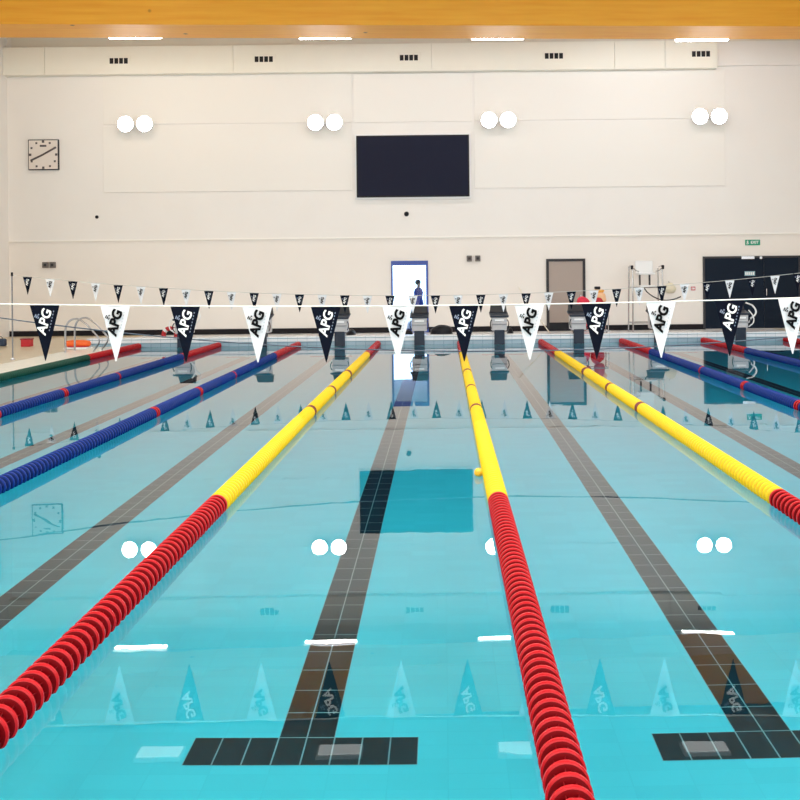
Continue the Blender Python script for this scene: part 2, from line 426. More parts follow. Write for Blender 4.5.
# ------------------------------------------------------------------ things on the wall
def screen():
    x0, z1 = xz(356.5, 136); x1, z0 = xz(469.5, 197.2)
    z1 = xz(413, 135.8)[1]; z0 = xz(413, 197.3)[1]
    t = thing('wall_screen', 'large black display screen on the white upper wall', 'screen', ((x0 + x1) / 2, WD, z0))
    hw = (x1 - x0) / 2; h = z1 - z0
    b_ = B(); box(b_, -hw - .05, hw + .05, -.10, 0, -.06, h + .05, .01); obj('surround', b_, M_white, t)
    b_ = B(); box(b_, -hw, hw, -.16, -.10, 0, h, .008); obj('bezel', b_, M_black, t)
    b_ = B(); box(b_, -hw + .05, hw - .05, -.165, -.16, .05, h - .05); obj('display_panel', b_, mat('led_panel', (.014, .016, .034), .6, spec=.1), t)
screen()
def clock():
    cx, cz = xz(44.3, 155); s = .47
    t = thing('wall_clock', 'square white pace clock on the upper wall at far left', 'clock', (cx, WD, cz))
    b_ = B(); box(b_, -s, s, -.08, 0, -s, s, .015); obj('case', b_, M_dark, t)
    b_ = B(); box(b_, -s + .03, s - .03, -.09, -.08, -s + .03, s - .03); f = obj('dial', b_, mat('clock_dial', (.80, .72, .66), .5), t)
    for k in range(12):
        a = 2 * PI * k / 12; rr = .40 if k % 3 == 0 else .41
        x, z = rr * math.sin(a), rr * math.cos(a); q = .03 if k % 3 else .036
        b_ = B(); box(b_, x - q, x + q, -.096, -.09, z - q, z + q); obj('hour_mark', b_, mat('clock_mark', (.10, .08, .08), .5), f)
    b_ = B(); box(b_, -.1, .1, -.096, -.09, .24, .30); obj('emblem', b_, mat('clock_mark', (.1, .08, .08)), f)
    b_ = B(); tube(b_, [(-.38, -.11, -.18), (0, -.11, .0), (.40, -.11, .22)], .028, 6); obj('hand', b_, mat('clock_mark', (.1, .08, .08)), t)
clock()
def exit_sign():
    cx, cz = xz(752.5, 242.5)
    t = thing('exit_sign', 'small green emergency exit sign above the dark double door', 'sign', (cx, WD, cz))
    b_ = B(); box(b_, -.23, .23, -.02, 0, -.085, .085, .004); obj('sign_plate', b_, mat('sign_green', (.0, .30, .17), .4), t)
    me = text_mesh('EXIT', .12, .003, 0, .002); o = link('lettering', me, M_white, t, (.06, -.023, 0)); o.rotation_euler = (R(90), 0, 0)
    # running figure pictogram
    b_ = B(); lathe(b_, [(-.024, .014), (-.02, .014)], 10, 'Y', 0, (-.155, 0, .05)); box(b_, -.17, -.145, -.024, -.02, -.01, .035)
    box(b_, -.185, -.165, -.024, -.02, -.06, -.01); box(b_, -.15, -.12, -.024, -.02, -.04, -.01); box(b_, -.2, -.12, -.024, -.02, .015, .025)
    obj('pictogram', b_, M_white, t)
exit_sign()
def twin(px, py, lab, w1=.17, gap=.06):
    cx, cz = xz(px, py); t = thing('wall_socket', lab, 'socket', (cx, WD, cz), 0, 'twin sockets on the lower wall')
    for s in (-1, 1):
        b_ = B(); box(b_, s * (w1 / 2 + gap / 2) - w1 / 2, s * (w1 / 2 + gap / 2) + w1 / 2, -.08, 0, -.09, .09, .01); p = obj('socket_box', b_, mat('socket_grey', (.16, .14, .13), .5), t)
        b_ = B(); box(b_, s * (w1 / 2 + gap / 2) - .04, s * (w1 / 2 + gap / 2) + .04, -.09, -.08, -.04, .04); obj('socket_cover', b_, M_dark, p)
twin(49.5, 265, 'pair of small dark grey wall boxes at far left', .18, .04)
twin(473.5, 258.5, 'pair of small grey wall boxes right of the bright glass door', .16, .1)
cx, cz = xz(693, 288.5)
t = thing('fire_sign', 'small red and white notice left of the dark double door', 'sign', (cx, WD, cz))
b_ = B(); box(b_, -.09, .09, -.012, 0, -.08, .08); obj('sign_plate', b_, M_white, t)
b_ = B(); box(b_, -.07, .07, -.016, -.012, -.06, .06); obj('sign_face', b_, M_redbox, t)
b_ = B(); box(b_, -.045, -.02, -.02, -.016, -.035, .035); box(b_, .0, .045, -.02, -.016, -.03, .03); obj('pictogram', b_, M_white, t)
for px, py, rr, lab in ((406.5, 214, .065, 'small dark dome camera on the wall below the big screen'), (97, 217, .045, 'tiny dark sensor on the wall right of the clock')):
    cx, cz = xz(px, py)
    t = thing('wall_camera', lab, 'camera', (cx, WD, cz))
    b_ = B(); lathe(b_, [(-.03, rr * 1.15), (0, rr * 1.15)], 16, 'Y'); obj('base_ring', b_, M_dark, t)
    b_ = B(); lathe(b_, [(-.03 - rr * .9, rr * .3), (-.03 - rr * .7, rr * .72), (-.03 - rr * .3, rr * .95), (-.03, rr)], 16, 'Y'); obj('dome', b_, M_black, t, True)

fl0 = None
for i, (px, py) in enumerate(((138, 125.5), (326, 124), (498, 121.5), (707, 118))):
    cx, cz = xz(px, py)
    lab = ['leftmost blazing twin floodlight on the upper wall', 'blazing twin floodlight left of the big screen', 'blazing twin floodlight just right of the big screen', 'rightmost blazing twin floodlight on the upper wall'][i]
    if fl0 is None:
        t = fl0 = thing('floodlight', lab, 'light', group='twin floodlights on the upper wall')
        b_ = B(); box(b_, -.5, .5, -.06, 0, -.03, .03); tube(b_, [(-.29, -.03, 0), (-.29, -.2, 0)], .02, 6); tube(b_, [(.29, -.03, 0), (.29, -.2, 0)], .02, 6); obj('bracket', b_, M_white, t)
        for s in (-1, 1):
            b_ = B(); lathe(b_, [(-.30, .25), (-.27, .255), (-.22, .20), (-.20, .12)], 24, 'Y', 0, (s * .29, 0, 0)); h = obj('lamp_head', b_, M_white, t)
            b_ = B(); lathe(b_, [(-.325, .05), (-.322, .14), (-.312, .21), (-.300, .235)], 24, 'Y', 0, (s * .29, 0, 0)); obj('lens', b_, mat('flood_glow', (1, 1, 1), .5, emit=(1, .98, .96), estr=30), h)
    else: t = copy_tree(fl0); t['label'] = lab
    t.location = (cx, WD - .03, cz)

# ------------------------------------------------------------------ lane ropes
PITCH = .086; RAD = .08
def float_mesh(m, hub):
    bm = B()
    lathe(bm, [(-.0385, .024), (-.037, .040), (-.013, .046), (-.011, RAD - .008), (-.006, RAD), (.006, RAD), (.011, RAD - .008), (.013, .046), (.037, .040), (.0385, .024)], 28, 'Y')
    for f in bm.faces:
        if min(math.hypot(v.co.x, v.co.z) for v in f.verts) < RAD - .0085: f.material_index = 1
    for k in range(8):
        a = 2 * PI * k / 8 + .2; ca, sa = math.cos(a), math.sin(a)
        vs = []
        for (y, r) in ((-.037, .036), (.037, .036), (.034, .046), (.01, .060), (-.01, .060), (-.034, .046)):
            vs.append((y, r))
        f1 = [bm.verts.new((r * ca - .002 * sa, y, r * sa + .002 * ca)) for y, r in vs]
        f2 = [bm.verts.new((r * ca + .002 * sa, y, r * sa - .002 * ca)) for y, r in vs]
        fs = [bm.faces.new(f1), bm.faces.new(list(reversed(f2)))]
        for i in range(6): fs.append(bm.faces.new((f1[i], f1[(i + 1) % 6], f2[(i + 1) % 6], f2[i])))
        for f in fs: f.material_index = 1
    bmesh.ops.recalc_face_normals(bm, faces=bm.faces)
    me = bpy.data.meshes.new('float'); bm.to_mesh(me); bm.free()
    for p in me.polygons: p.use_smooth = True
    me.set_sharp_from_angle(angle=R(35))
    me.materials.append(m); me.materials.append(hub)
    return me
M_rh = mat('shaded_red_hub', (.15, .001, .003), .5, spec=.08); M_yh = mat('shaded_yellow_hub', (.72, .45, 0), .4); M_bh = mat('shaded_blue_hub', (.001, .012, .09), .4, spec=.2)  # darker copies of the float plastics, shade between the rims painted in
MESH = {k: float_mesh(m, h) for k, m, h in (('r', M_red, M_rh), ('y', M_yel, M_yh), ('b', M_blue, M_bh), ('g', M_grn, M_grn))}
IDX = {'r': 0, 'y': 1, 'b': 2, 'g': 3}
M_ring = mat('dark_marker_float', (.16, .01, .01), .4)
MESH['k'] = float_mesh(M_ring, M_ring); IDX['k'] = 4

def rope(x, main, near, label, first_view, count, xn=None):
    xn = x if xn is None else xn      # the rope's place at the near end
    y0, y1 = NEAR + .12, END - .10
    n = int((y1 - y0) / PITCH)
    t = thing('lane_rope', label, 'lane rope', (x, (y0 + y1) / 2, 0), 0, 'lane ropes across the pool')
    ly = -(y0 + y1) / 2
    stuff = B(); shown = 0
    for i in range(n):
        y = y0 + (i + .5) * PITCH
        c = main
        if y > 22.9: c = 'r'
        elif y < 7.98 and near: c = near
        elif main != 'g' and any(abs(y - m) < (.09 if main == 'y' else .085) for m in (13.4, 15.75, 18.4)): c = 'k' if main == 'y' else 'r'
        dx = (xn - x) * (y1 - y) / (y1 - y0)
        if y > first_view and shown < count:
            shown += 1
            o = bpy.data.objects.new('float', MESH[c]); col.objects.link(o); o.parent = t; o.location = (dx, y + ly, .046)
            o.rotation_euler = (0, random.uniform(-.4, .4), random.uniform(-.02, .02))
        else:
            s = len(stuff.faces)
            me = MESH[c]; before = set()
            tmp = [v for v in stuff.verts][:0]
            off = len(stuff.verts)
            lathe(stuff, [(y + ly - .04, .044), (y + ly - .013, .048), (y + ly - .009, RAD), (y + ly + .009, RAD), (y + ly + .013, .048), (y + ly + .04, .044)], 14, 'Y', IDX[c], (dx, 0, .046))
    so = obj('float_string', stuff, [M_red, M_yel, M_blue, M_grn, M_ring], t, True); so['kind'] = 'stuff'
    bm = B(); tube(bm, [(xn - x, y0 - .12 + ly, .046), (0, y1 + .10 + ly, .046)], .006, 6); obj('cable', bm, M_steel, t)
    bm = B(); tube(bm, [(0, y1 + .02 + ly, .046), (0, y1 + .09 + ly, .046)], .03, 8); obj('end_hook', bm, M_steel, t)
rope(-7.78, 'g', None, 'dark green and red lane rope nearest the left pool side', 17.0, 60)
rope(-5.74, 'b', None, 'blue lane rope with red end, second from the left side', 12.8, 100)
rope(-3.71, 'b', None, 'blue lane rope reaching the left photo edge, beside the red and yellow one', 8.6, 100)
rope(-1.68, 'y', 'r', 'red and yellow lane rope running to the bottom left corner', 3.7, 100, -1.735)
rope(.42, 'y', 'r', 'red and yellow lane rope nearest the middle, with a small yellow knob', 3.3, 100, .395)
rope(2.48, 'y', 'r', 'red and yellow lane rope going out at the right edge', 7.2, 100, 2.53)
rope(4.54, 'b', None, 'blue lane rope with red end beside the right yellow one', 12.5, 100)
rope(6.62, 'b', None, 'blue lane rope with red end in front of the dark double door', 18.0, 70)
rope(8.72, 'g', None, 'green lane rope with red end nearest the right pool side', 24.0, 27)
t = thing('yellow_buoy', 'small yellow knob clipped to the left of the middle yellow rope', 'float', (.42 - .125, 9.2, .03))
b_ = B(); bmesh.ops.create_icosphere(b_, subdivisions=2, radius=.042); obj('ball', b_, mat('amber_plastic', (.9, .42, .01), .35), t, True)
b_ = B(); tube(b_, arc((.02, .02, .0), (.05, .06, .05), (.07, .0, .01)), .009, 6); obj('clip', b_, M_yel, t)

# ------------------------------------------------------------------ backstroke pennants
def cloth_mesh(wd, ht, m, bend, name='pennant'):
    bm = B(); n = 9; rows = []
    for j in range(n + 1):
        v = j / n; hw = wd / 2 * (1 - v) + .003; row = []
        for i in range(7):
            u = i / 6 * 2 - 1
            yy = bend * math.sin(v * 2.4) + bend * .5 * math.cos(u * 2.3 + v * 3) * (1 - v)
            row.append((u * hw, yy, -v * ht))
        rows.append(row)
    A = [[bm.verts.new((x, y - .0008, z)) for x, y, z in r] for r in rows]
    C = [[bm.verts.new((x, y + .0008, z)) for x, y, z in r] for r in rows]
    for j in range(n):
        for i in range(6):
            bm.faces.new((A[j][i], A[j][i + 1], A[j + 1][i + 1], A[j + 1][i])); bm.faces.new((C[j][i + 1], C[j][i], C[j + 1][i], C[j + 1][i + 1]))
    ring = [(0, i) for i in range(7)] + [(j, 6) for j in range(1, n + 1)] + [(n, i) for i in range(5, -1, -1)] + [(j, 0) for j in range(n - 1, 0, -1)]
    for a, b in zip(ring, ring[1:] + ring[:1]): bm.faces.new((A[a[0]][a[1]], A[b[0]][b[1]], C[b[0]][b[1]], C[a[0]][a[1]]))
    return bm
M_fb = mat('black_pennant_vinyl', (.004, .006, .014), .7, spec=.05); M_fw = mat('white_pennant_vinyl', (.70, .71, .74), .6, spec=.2)
M_ib = mat('black_ink', (.005, .005, .006), .7, spec=.05); M_iw = mat('white_ink', (.85, .85, .85), .5); M_gi = mat('grey_ink', (.20, .24, .34), .5)
M_gl = mat('pale_ink', (.45, .48, .52), .5)
APG = text_mesh('APG', .100, .0045, .12, .0012)
APG_THIN = text_mesh('APG', .100, .0022, .12, .0012)
def make_pennant(black, wd=.215, ht=.415):
    m, ink = (M_fb, M_iw) if black else (M_fw, M_ib)
    root = obj('pennant', cloth_mesh(wd, ht, m, .006), m, None, True)
    me = (APG_THIN if black else APG).copy(); l = link('lettering', me, ink, root, (.002, -.016, -.125))
    l.rotation_euler = (R(90), R(-75), 0)
    b_ = B()
    for k in range(3): box(b_, -.02 + k * .013, -.012 + k * .013, -.0012, .0012, -.012, .012 - k * .004)
    lathe(b_, [(-.001, .006), (.001, .006)], 8, 'Y', 0, (.002, 0, .017))
    e = obj('emblem', b_, M_gi if black else M_ib, root, loc=(-.052, -.013, -.085)); e.rotation_euler = (0, R(25), 0)
    b_ = B()
    for k in range(7): box(b_, -.003, .003, -.001, .001, -.08 + k * .024, -.08 + k * .024 + .011)
    e = obj('small_print', b_, M_gi if black else M_gl, root, loc=(.052, -.012, -.12)); e.rotation_euler = (0, R(-167), 0)
    return root
PB = make_pennant(True); PW = make_pennant(False); used = {True: False, False: False}
ORD = ['first', 'second', 'third', 'fourth', 'fifth', 'sixth', 'seventh', 'eighth', 'ninth', 'tenth', 'eleventh', 'twelfth', 'thirteenth', 'fourteenth', 'fifteenth', 'sixteenth', 'seventeenth', 'eighteenth']
def hang(black, loc, label, cat, grp, sc=1):
    src = PB if black else PW
    if used[black]: o = copy_tree(src)
    else: o = src; used[black] = True
    o.location = loc; o.rotation_euler = (0, 0, random.uniform(-.08, .08)); o.scale = (sc, sc, sc)
    if sc < 1:
        for ch in o.children:
            if ch.name.startswith('lettering'): ch.scale = (.8, .8, 1)
    tag(o, label, cat, grp); return o
def bunting(D, zmin, a, x0c, px_list, pole_x, label_line, near, sc):
    zf = lambda x: zmin + a * (x - x0c) ** 2
    cnt = {True: 0, False: 0}
    for px, black in px_list:
        x = px
        k = cnt[black]; cnt[black] += 1
        c = 'black' if black else 'white'
        lab = (f'large {c} APG pennant on the near line, {ORD[k]} {c} one from the left' if near
               else f'small {c} pennant on the far line, {ORD[k]} {c} one from the left')
        hang(black, (x, D, zf(x) - .004), lab, 'pennant', ('large pennants on the near line' if near else 'small pennants on the far line'), sc)
    pts = [(pole_x[0] + (pole_x[1] - pole_x[0]) * i / 60, D, zf(pole_x[0] + (pole_x[1] - pole_x[0]) * i / 60)) for i in range(61)]
    bm = B(); tube(bm, pts, .005 if near else .006, 6)
    o = obj('pennant_line', bm, mat('white_cord', (.8, .78, .72), .6) if near else mat('grey_cord', (.5, .49, .46), .6)); tag(o, label_line, 'cord')
    for i, x in enumerate(pole_x):
        side = 'left' if i == 0 else 'right'
        t = thing('line_pole', f'thin steel post holding the {"near" if near else "far"} pennant line on the {side} deck', 'pole', (x, D, DZ))
        bm = B(); tube(bm, [(0, 0, 0), (0, 0, zf(x) + .04 - DZ)], .017, 8); obj('pole', bm, mat('dull_steel', (.20, .20, .21), .5, .6), t)
        bm = B(); lathe(bm, [(0, .06), (.012, .06), (.02, .03), (.05, .028)], 12, 'Z'); obj('base_socket', bm, M_steel, t)
        bm = B(); tube(bm, [(0, 0, zf(x) - DZ - .02), (0, 0, zf(x) - DZ + .06)], .026, 8); obj('cap', bm, M_black, t)
DN = 7.85
nl = [((px - 443) / S(DN), bool((i + 1) % 2)) for i, px in enumerate((44.5, 115, 185, 257, 325.5, 397, 463.5, 529, 596, 660.5, 729, 792))]
bunting(DN, 1.535, .0042, 0, nl, (-9.1, 9.95), 'thin white cord carrying the large near pennants', True, 1)
DF = 22.8
fl = [((27.5 + 22.65 * k - 443) / S(DF), k % 2 == 0) for k in range(35)]
bunting(DF, 1.335, .0064, -.2, fl, (-9.36, 9.95), 'thin cord carrying the small far pennants', False, .93)

# false-start rope across the middle of the pool
DM = 12.4
zf = lambda x: .86 + .0125 * (x - .8) ** 2
bm = B(); tube(bm, [(-9.1 + 19 * i / 60, DM, zf(-9.1 + 19 * i / 60)) for i in range(61)], .008, 6)
o = obj('false_start_rope', bm, mat('dark_cord', (.05, .07, .1), .6)); tag(o, 'thin dark sagging rope stretched across the middle of the pool', 'rope')
for x, s in ((-9.1, 'left'), (9.9, 'right')):
    t = thing('rope_post', f'thin post holding the dark sagging rope on the {s} deck', 'pole', (x, DM, DZ))
    bm = B(); tube(bm, [(0, 0, 0), (0, 0, zf(x) - DZ + .03)], .02, 8); obj('pole', bm, M_steel, t)
    bm = B(); lathe(bm, [(0, .06), (.012, .06), (.02, .03), (.05, .028)], 12, 'Z'); obj('base_socket', bm, M_steel, t)

# ------------------------------------------------------------------ starting blocks
def make_block():
    t = thing('starting_block', '', 'starting block', group='starting blocks on the far end')
    bm = B(); box(bm, -.13, .13, -.14, .12, -.1, .36, .01); obj('pedestal', bm, M_navy, t)
    bm = B()   # white housing, wedge toward the water
    v = [(-.19, -.10, .34), (.19, -.10, .34), (.19, .42, .34), (-.19, .42, .34), (-.19, -.14, .68), (.19, -.14, .68), (.19, .46, .76), (-.19, .46, .76)]
    V = [bm.verts.new(p) for p in v]
    for f in ((0, 3, 2, 1), (4, 5, 6, 7), (0, 1, 5, 4), (1, 2, 6, 5), (2, 3, 7, 6), (3, 0, 4, 7)): bm.faces.new([V[i] for i in f])
    bmesh.ops.bevel(bm, geom=bm.edges[:], offset=.012, segments=2, affect='EDGES'); h = obj('housing', bm, M_block, t)
    bm = B(); box(bm, -.195, .195, -.152, -.12, .50, .52); obj('seam', bm, mat('seam_grey', (.3, .3, .32), .5), h)
    bm = B(); box(bm, -.12, .12, -.155, -.135, .585, .63, .004); obj('number_plate', bm, mat('plate_silver', (.95, .95, .95), .3), h)
    bm = B()
    v = [(-.24, -.17, .68), (.24, -.17, .68), (.24, .48, .77), (-.24, .48, .77), (-.24, -.17, .725), (.24, -.17, .725), (.24, .48, .815), (-.24, .48, .815)]
    V = [bm.verts.new(p) for p in v]
    for f in ((0, 3, 2, 1), (4, 5, 6, 7), (0, 1, 5, 4), (1, 2, 6, 5), (2, 3, 7, 6), (3, 0, 4, 7)): bm.faces.new([V[i] for i in f])
    bmesh.ops.bevel(bm, geom=bm.edges[:], offset=.01, segments=2, affect='EDGES'); obj('top_plate', bm, M_navy, t)
    bm = B()
    v = [(-.22, .28, .79), (.22, .28, .79), (.22, .50, .80), (-.22, .50, .80), (-.2, .40, .97), (.2, .40, .97), (.2, .50, .98), (-.2, .50, .98)]
    V = [bm.verts.new(p) for p in v]
    for f in ((0, 3, 2, 1), (4, 5, 6, 7), (0, 1, 5, 4), (1, 2, 6, 5), (2, 3, 7, 6), (3, 0, 4, 7)): bm.faces.new([V[i] for i in f])
    bmesh.ops.bevel(bm, geom=bm.edges[:], offset=.01, segments=2, affect='EDGES'); obj('foot_rest', bm, mat('charcoal_pad', (.03, .03, .035), .6), t)
    for s in (-1, 1):
        bm = B(); tube(bm, arc((s * .2, -.11, .40), (s * .27, -.2, .52), (s * .2, -.12, .62)), .013, 6); obj('hand_grip', bm, M_black, t)
    return t
blk = make_block(); XSB = [(186, -6.68), (262, -4.66), (340, -2.66), (419, -.62), (498, 1.43), (577.5, 3.46), (657, 5.52), (739, 7.60)]
BL = []
LABB = ['starting block behind the second black near pennant from left', 'starting block behind the second white near pennant from left',
        'starting block behind the third black near pennant from left', 'starting block in front of the bright glass door',
        'starting block left of the taupe door, by the fourth white near pennant', 'starting block before the taupe door, with a blue hose beside it',
        'starting block behind the fifth white near pennant, by the tall chair', 'starting block with a white curved rail, before the dark double door']
for i, (px, x) in enumerate(XSB):
    t = blk if i == 0 else copy_tree(blk)
    t.location = (x, END + .06, 0); t['label'] = LABB[i]; BL.append(t)
for i_, s in ((0, 1), (7, 1)):
    t = BL[i_]
    bm = B(); tube(bm, [(s * .2, .1, .45), (s * .27, .05, .5)] + arc((s * .30, .0, .6), (s * .52, -.05, .72), (s * .36, .1, .92)) + [(s * .24, .25, .98)], .022, 8); obj('side_rail', bm, M_white, t, True)
    bm = B(); tube(bm, [(s * .2, -.12, .38)] + arc((s * .3, -.12, .45), (s * .40, -.12, .6), (s * .22, -.05, .80)), .016, 8); obj('side_rail', bm, M_white, t, True)
    if i_ == 0:
        bm = B(); tube(bm, [(-.2, -.12, .38)] + arc((-.3, -.12, .45), (-.40, -.12, .6), (-.22, -.05, .80)), .016, 8); obj('side_rail', bm, M_white, t, True)


# ------------------------------------------------------------------ pool ladder rails
def rail(y):
    pts = [(-.48, y, 0), (-.48, y, .50)] + arc((-.48, y, .50), (-.46, y, .80), (-.20, y, .80), 8)[1:] + arc((-.10, y, .76), (.35, y, .46), (.50, y, .34), 5)
    pts += arc((.50, y, .34), (.56, y, .28), (.50, y, .2), 4)[1:] + [(.30, y, .02), (.27, y, -.1), (.27, y, -.75)]
    return tube(B(), pts, .024, 10)
t = thing('pool_ladder', 'stainless steel pool ladder with two curved rails at the left side', 'ladder', (XL - .32, 25.3, DZ))
for yy in (-.32, .32): 
    bm = rail(yy)
    M_rail = mat('ladder_steel', (.42, .42, .44), .3, 1)
    for v in bm.verts:
        if v.co.x > 0: v.co.x *= .62
    obj('handrail', bm, M_rail, t, True)
for z in (-.25, -.5, -.72):
    bm = B(); box(bm, .12, .22, -.31, .31, z - .015, z + .015, .005); obj('step', bm, M_steel, t)
# rescue items on the left deck
t = thing('rescue_torpedo', 'orange rescue torpedo float lying on the left deck behind the ladder', 'float', (at(78, 345, 26.2)[0], 26.2, DZ))
bm = B(); box(bm, -.30, .30, -.2, .2, 0, .05, .02); obj('white_tray', bm, M_white, t)
bm = B(); lathe(bm, [(-.32, .03), (-.29, .07), (-.15, .09), (.15, .09), (.29, .07), (.32, .03)], 16, 'X', 0, (0, 0, .135)); obj('float_body', bm, M_orange, t, True)
bm = B(); box(bm, -.24, .24, -.1, .1, .05, .08, .01); obj('strap', bm, M_redbox, t)
x, z = at(27, 339, 27.4)
t = thing('red_crate', 'small dark red box on the deck at far left', 'box', (x, 27.4, DZ))
bm = B(); box(bm, -.12, .12, -.12, .12, 0, .20, .012); obj('box_body', bm, M_redbox, t)
bm = B(); box(bm, -.135, .135, -.135, .135, .18, .215, .01); obj('lid', bm, mat('dark_red_lid', (.25, .01, .02), .4), t)
x, z = at(0, 342, 27.5)
t = thing('dark_bag', 'small dark bag on the deck cut by the left edge', 'bag', (x - .03, 27.6, DZ))
bm = B(); box(bm, -.14, .14, -.1, .1, 0, .2, .04); obj('bag_body', bm, mat('blue_black_fabric', (.03, .05, .09), .8), t)
bm = B(); tube(bm, arc((-.07, 0, .19), (0, 0, .32), (.07, 0, .19)), .01, 6); obj('strap', bm, M_black, t)

def blob(name, w, h, d, m, parent, seed):
    rnd = random.Random(seed); bm = B(); bmesh.ops.create_icosphere(bm, subdivisions=3, radius=1)
    ph = [rnd.uniform(0, 6) for _ in range(4)]
    for v in bm.verts:
        x, y, z = v.co; k = 1 + .12 * math.sin(3 * x + ph[0]) + .1 * math.sin(4 * y + ph[1]) + .08 * math.sin(5 * z + ph[2])
        v.co = Vector((x * w / 2 * k, y * d / 2 * k, max(0, (z * .5 * k + .45)) * h))
    return obj(name, bm, m, parent, True)
for px, w_, h_, lab, sd in ((441, .75, .40, 'slumped black holdall on the deck right of the glass door block', 1), (350.5, .24, .34, 'small black bag behind the third starting block', 2),
                        (510, .2, .3, 'small black bag beside the starting block nearest the taupe door', 3), (409, .22, .3, 'small black bag left of the block before the glass door', 5)):
    x, _ = at(px, 328, 28.6)
    t = thing('sports_bag', lab, 'bag', (x, 28.6, DZ))
    blob('bag_body', w_, h_, .35, M_black, t, sd)
    bm = B(); tube(bm, arc((-w_ * .25, -.05, h_ * .8), (0, -.05, h_ * 1.15), (w_ * .25, -.05, h_ * .8)), .012, 6); obj('strap', bm, M_dark, t)

# ------------------------------------------------------------------ equipment trolley with red floats
x, _ = at(590, 320, 29.2)
t = thing('equipment_trolley', 'low steel trolley behind the block by the taupe door', 'trolley', (x, 29.2, DZ))
bm = B(); box(bm, -.5, .5, -.28, .28, .14, .18, .01); obj('platform', bm, M_steel, t)
for sx in (-.42, .42):
    for sy in (-.22, .22):
        bm = B(); lathe(bm, [(-.015, .06), (.015, .06)], 14, 'X', 0, (sx, sy, .062)); box(bm, sx - .025, sx + .025, sy - .02, sy + .02, .06, .14); obj('wheel', bm, M_black, t)
        bm = B(); tube(bm, [(sx * 1.12, sy * 1.15, .17), (sx * 1.12, sy * 1.15, .80)], .013, 6); obj('upright', bm, M_steel, t)
bm = B(); tube(bm, [(-.47, -.253, .8), (.47, -.253, .8), (.47, .253, .8), (-.47, .253, .8)], .013, 6, True); obj('top_rail', bm, M_steel, t)
tz = DZ + .18
for k, (dx, dz, w_, c, lab) in enumerate(((-.22, 0, .42, M_pink, 'pinkish red float bag low on the trolley left'), (.2, 0, .4, M_redbox, 'dark red float bag low on the trolley right'),
                         (-.18, .52, .42, M_pink, 'pinkish red float bag heaped on the trolley left'), (.24, .50, .36, M_redbox, 'red float bag heaped on the trolley right'))):
    o = blob('float_bag', w_, .54 if dz == 0 else .42, .42, c, None, 10 + k); o.location = (x + dx, 29.2, tz + dz); tag(o, lab, 'bag', 'red bags on the trolley')
x2, z2 = at(599.5, 296, 29.2)
t = thing('rescue_float', 'pale orange rescue float with black cap on top of the red bags', 'float', (x2, 29.2, tz + .75))
blob('float_body', .40, .30, .3, mat('peach_foam', (.85, .50, .28), .6), t, 21)
o = blob('top_pad', .30, .14, .24, mat('amber_foam', (.9, .42, .05), .6), t, 22); o.location = (-.04, 0, .26)
bm = B(); box(bm, -.14, .02, -.06, .06, .38, .46, .02); obj('cap', bm, M_black, t)
# leaning brush pole and blue hose
xa, za = at(541, 314, 29.6); xb, zb = at(553, 328.5, 28.6)
t = thing('brush_pole', 'thin cream pole leaning by the taupe door', 'pole', (0, 0, 0))
bm = B(); tube(bm, [(xb, 28.6, DZ + .02), (xa - .3, 31.0, 1.0), (xa - .42, WD - .03, 1.38)], .014, 6); obj('pole', bm, M_offw, t)
bm = B(); box(bm, xb - .02, xb + .12, 28.5, 28.7, DZ, DZ + .05, .01); obj('brush_head', bm, M_dark, t)
pts = []
for (px, py, D) in ((571, 331, 26.86), (563, 333, 26.84), (558, 340, 26.78), (558.5, 344, 26.7)):
    X, Z = at(px, py, D); pts.append((X, D, Z))
pts = [pts[0]] + arc(pts[0], pts[1], pts[2], 8) + [(pts[2][0] + .02, 26.75, .0), (pts[2][0] + .12, 26.7, -.2), (pts[2][0] + .3, 26.7, -.35)]
bm = B(); tube(bm, pts, .014, 6); o = obj('water_hose', bm, mat('blue_hose', (.03, .15, .4), .4), None, True); tag(o, 'thin blue hose looping into the water beside a starting block', 'hose')

# red and white item by the first block
x, _ = at(170, 330, 28.0)
t = thing('lifebuoy', 'red and white ring lifebuoy standing behind the leftmost block', 'lifebuoy', (x, 28.0, DZ))
bm = B(); tube(bm, [(.17 * math.cos(a), 0, .235 + .17 * math.sin(a)) for a in [2 * PI * k / 24 for k in range(24)]], .06, 10, True); obj('ring', bm, M_redbox, t, True)
for k in range(4):
    a = PI / 4 + k * PI / 2
    bm = B(); tube(bm, [(.17 * math.cos(a + d), 0, .235 + .17 * math.sin(a + d)) for d in (-.22, 0, .22)], .064, 10); obj('band', bm, M_white, t, True)

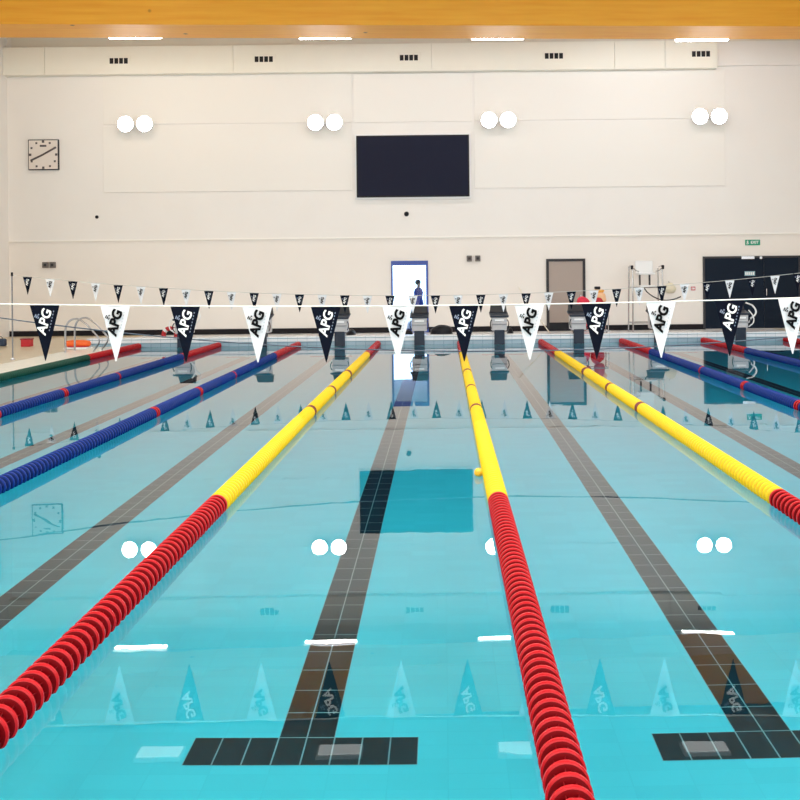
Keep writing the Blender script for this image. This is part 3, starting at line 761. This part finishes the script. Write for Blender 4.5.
# ------------------------------------------------------------------ lifeguard chair
def guard_chair():
    D = 31.2; x0, _ = at(630.5, 300, D); x1, _ = at(661, 300, D); W2 = (x1 - x0) / 2
    t = thing('lifeguard_chair', 'tall steel lifeguard chair with white seat left of the double door', 'chair', ((x0 + x1) / 2, D, DZ))
    for sx in (-1, 1):
        for sy in (-1, 1):
            bm = B(); tube(bm, [(sx * W2, sy * .38, 0), (sx * (W2 - .02), sy * .30, 1.95 if sx < 0 else 1.9)], .022, 8); obj('leg', bm, M_steel, t)
    for z in (.28, 1.32):
        bm = B(); tube(bm, [(-W2, -.36, z), (W2, -.36, z), (W2, .36, z), (-W2, .36, z)], .016, 6, True); obj('rail', bm, M_steel, t)
    bm = B(); box(bm, -W2 * .5, W2 * .5, -.28, .28, 1.34, 1.39, .01); obj('platform', bm, M_white, t)
    for sx in (-.38, .26):
        bm = B(); box(bm, sx * W2 - .02, sx * W2 + .02, -.05, .05, 1.38, 1.72); obj('seat_support', bm, M_dark, t)
    bm = B(); box(bm, -.24, .24, -.24, .24, 1.70, 1.77, .02); obj('seat', bm, M_white, t)
    bm = B(); box(bm, -.26, .26, .2, .25, 1.72, 2.12, .02); obj('backrest', bm, M_white, t)
    for sx in (-1, 1):
        bm = B(); tube(bm, [(sx * W2, .3, 1.93), (sx * W2 * 1.05, -.1, 1.97)] + arc((sx * W2 * 1.0, -.3, 1.95), (sx * W2 * .8, -.38, 1.8), (sx * .25, -.3, 1.80), 5), .016, 6); obj('armrest', bm, M_steel, t)
        bm = B(); lathe(bm, [(1.86, .04), (1.96, .045), (1.98, .03)], 10, 'Z', 0, (sx * W2, -.3, 0)); obj('joint', bm, M_black, t)
    bm = B(); tube(bm, [(-W2 * .25, -.4, 1.30)] + arc((-.05, -.44, 1.2), (.38, -.5, .78), (.95, -.42, 1.05), 10), .018, 6); obj('curved_step_rail', bm, M_dark, t, True)
guard_chair()
x, z = at(673, 290, 31.7)
t = thing('sun_hat', 'pale rounded helmet hanging on the wall beside the lifeguard chair', 'helmet', (x, WD - .12, z - .1))
blob('shell', .36, .3, .22, mat('pale_cream', (.78, .72, .55), .6), t, 31)
bm = B(); tube(bm, [(0, 0, .25), (0, .11, .36)], .01, 6); obj('hook', bm, M_steel, t)

# ------------------------------------------------------------------ person seen through the glass door
def person():
    D = 36.0; x, _ = at(418.5, 300, D)
    t = thing('person', 'person in a long blue coat standing outside behind the glass door', 'person', (x, D, -.05), R(70))
    V = [(0, 0, .88), (0, 0, 1.02), (0, .01, 1.2), (0, .01, 1.34), (0, 0, 1.42), (0, -.015, 1.48), (0, -.02, 1.54), (0, -.01, 1.61),
         (-.17, 0, 1.31), (-.23, .01, 1.05), (-.22, -.05, .83), (-.22, -.07, .74), (.17, 0, 1.31), (.23, .01, 1.05), (.22, -.05, .83), (.22, -.07, .74),
         (-.09, 0, .84), (-.10, -.02, .46), (-.10, .01, .08), (-.11, -.13, .03), (.09, 0, .84), (.10, -.02, .46), (.10, .01, .08), (.11, -.13, .03)]
    E = [(0, 1), (1, 2), (2, 3), (3, 4), (4, 5), (5, 6), (6, 7), (3, 8), (8, 9), (9, 10), (10, 11), (3, 12), (12, 13), (13, 14), (14, 15), (0, 16), (16, 17), (17, 18), (18, 19), (0, 20), (20, 21), (21, 22), (22, 23)]
    Rr = [.14, .12, .14, .12, .06, .075, .09, .055, .055, .042, .032, .028, .055, .042, .032, .028, .09, .058, .042, .035, .09, .058, .042, .035]
    me = bpy.data.meshes.new('body'); me.from_pydata(V, E, []); o = link('body', me, mat('skin', (.6, .38, .28), .5), t)
    sk = o.modifiers.new('skin', 'SKIN'); sv = me.skin_vertices[0].data
    for i, r_ in enumerate(Rr): sv[i].radius = (r_, r_ * .85); sv[i].use_root = (i == 0)
    ss = o.modifiers.new('sub', 'SUBSURF'); ss.levels = 1; ss.render_levels = 1
    prof = [(.35, .30), (.6, .27), (.9, .22), (1.05, .18), (1.25, .215), (1.36, .17), (1.42, .07)]
    b_ = lathe(B(), prof, 18, 'Z')
    for v in b_.verts: v.co.y *= .72
    obj('coat', b_, mat('blue_coat', (.01, .05, .35), .7), t, True)
    for s in (-1, 1):
        obj('sleeve', tube(B(), [(s * .16, 0, 1.34), (s * .24, .01, 1.05), (s * .23, -.05, .80)], [.075, .06, .05], 10), mat('blue_coat', (.01, .05, .35)), t, True)
        obj('trouser_leg', tube(B(), [(s * .10, 0, .6), (s * .105, 0, .09)], [.085, .065], 10), mat('navy_cloth', (.01, .015, .05), .8), t)
    b_ = B(); bmesh.ops.create_icosphere(b_, subdivisions=2, radius=.1)
    for v in b_.verts: v.co = Vector((v.co.x, v.co.y * 1.05 + .015, v.co.z + 1.60))
    obj('hair', b_, mat('dark_hair', (.02, .015, .02), .6), t, True)
person()
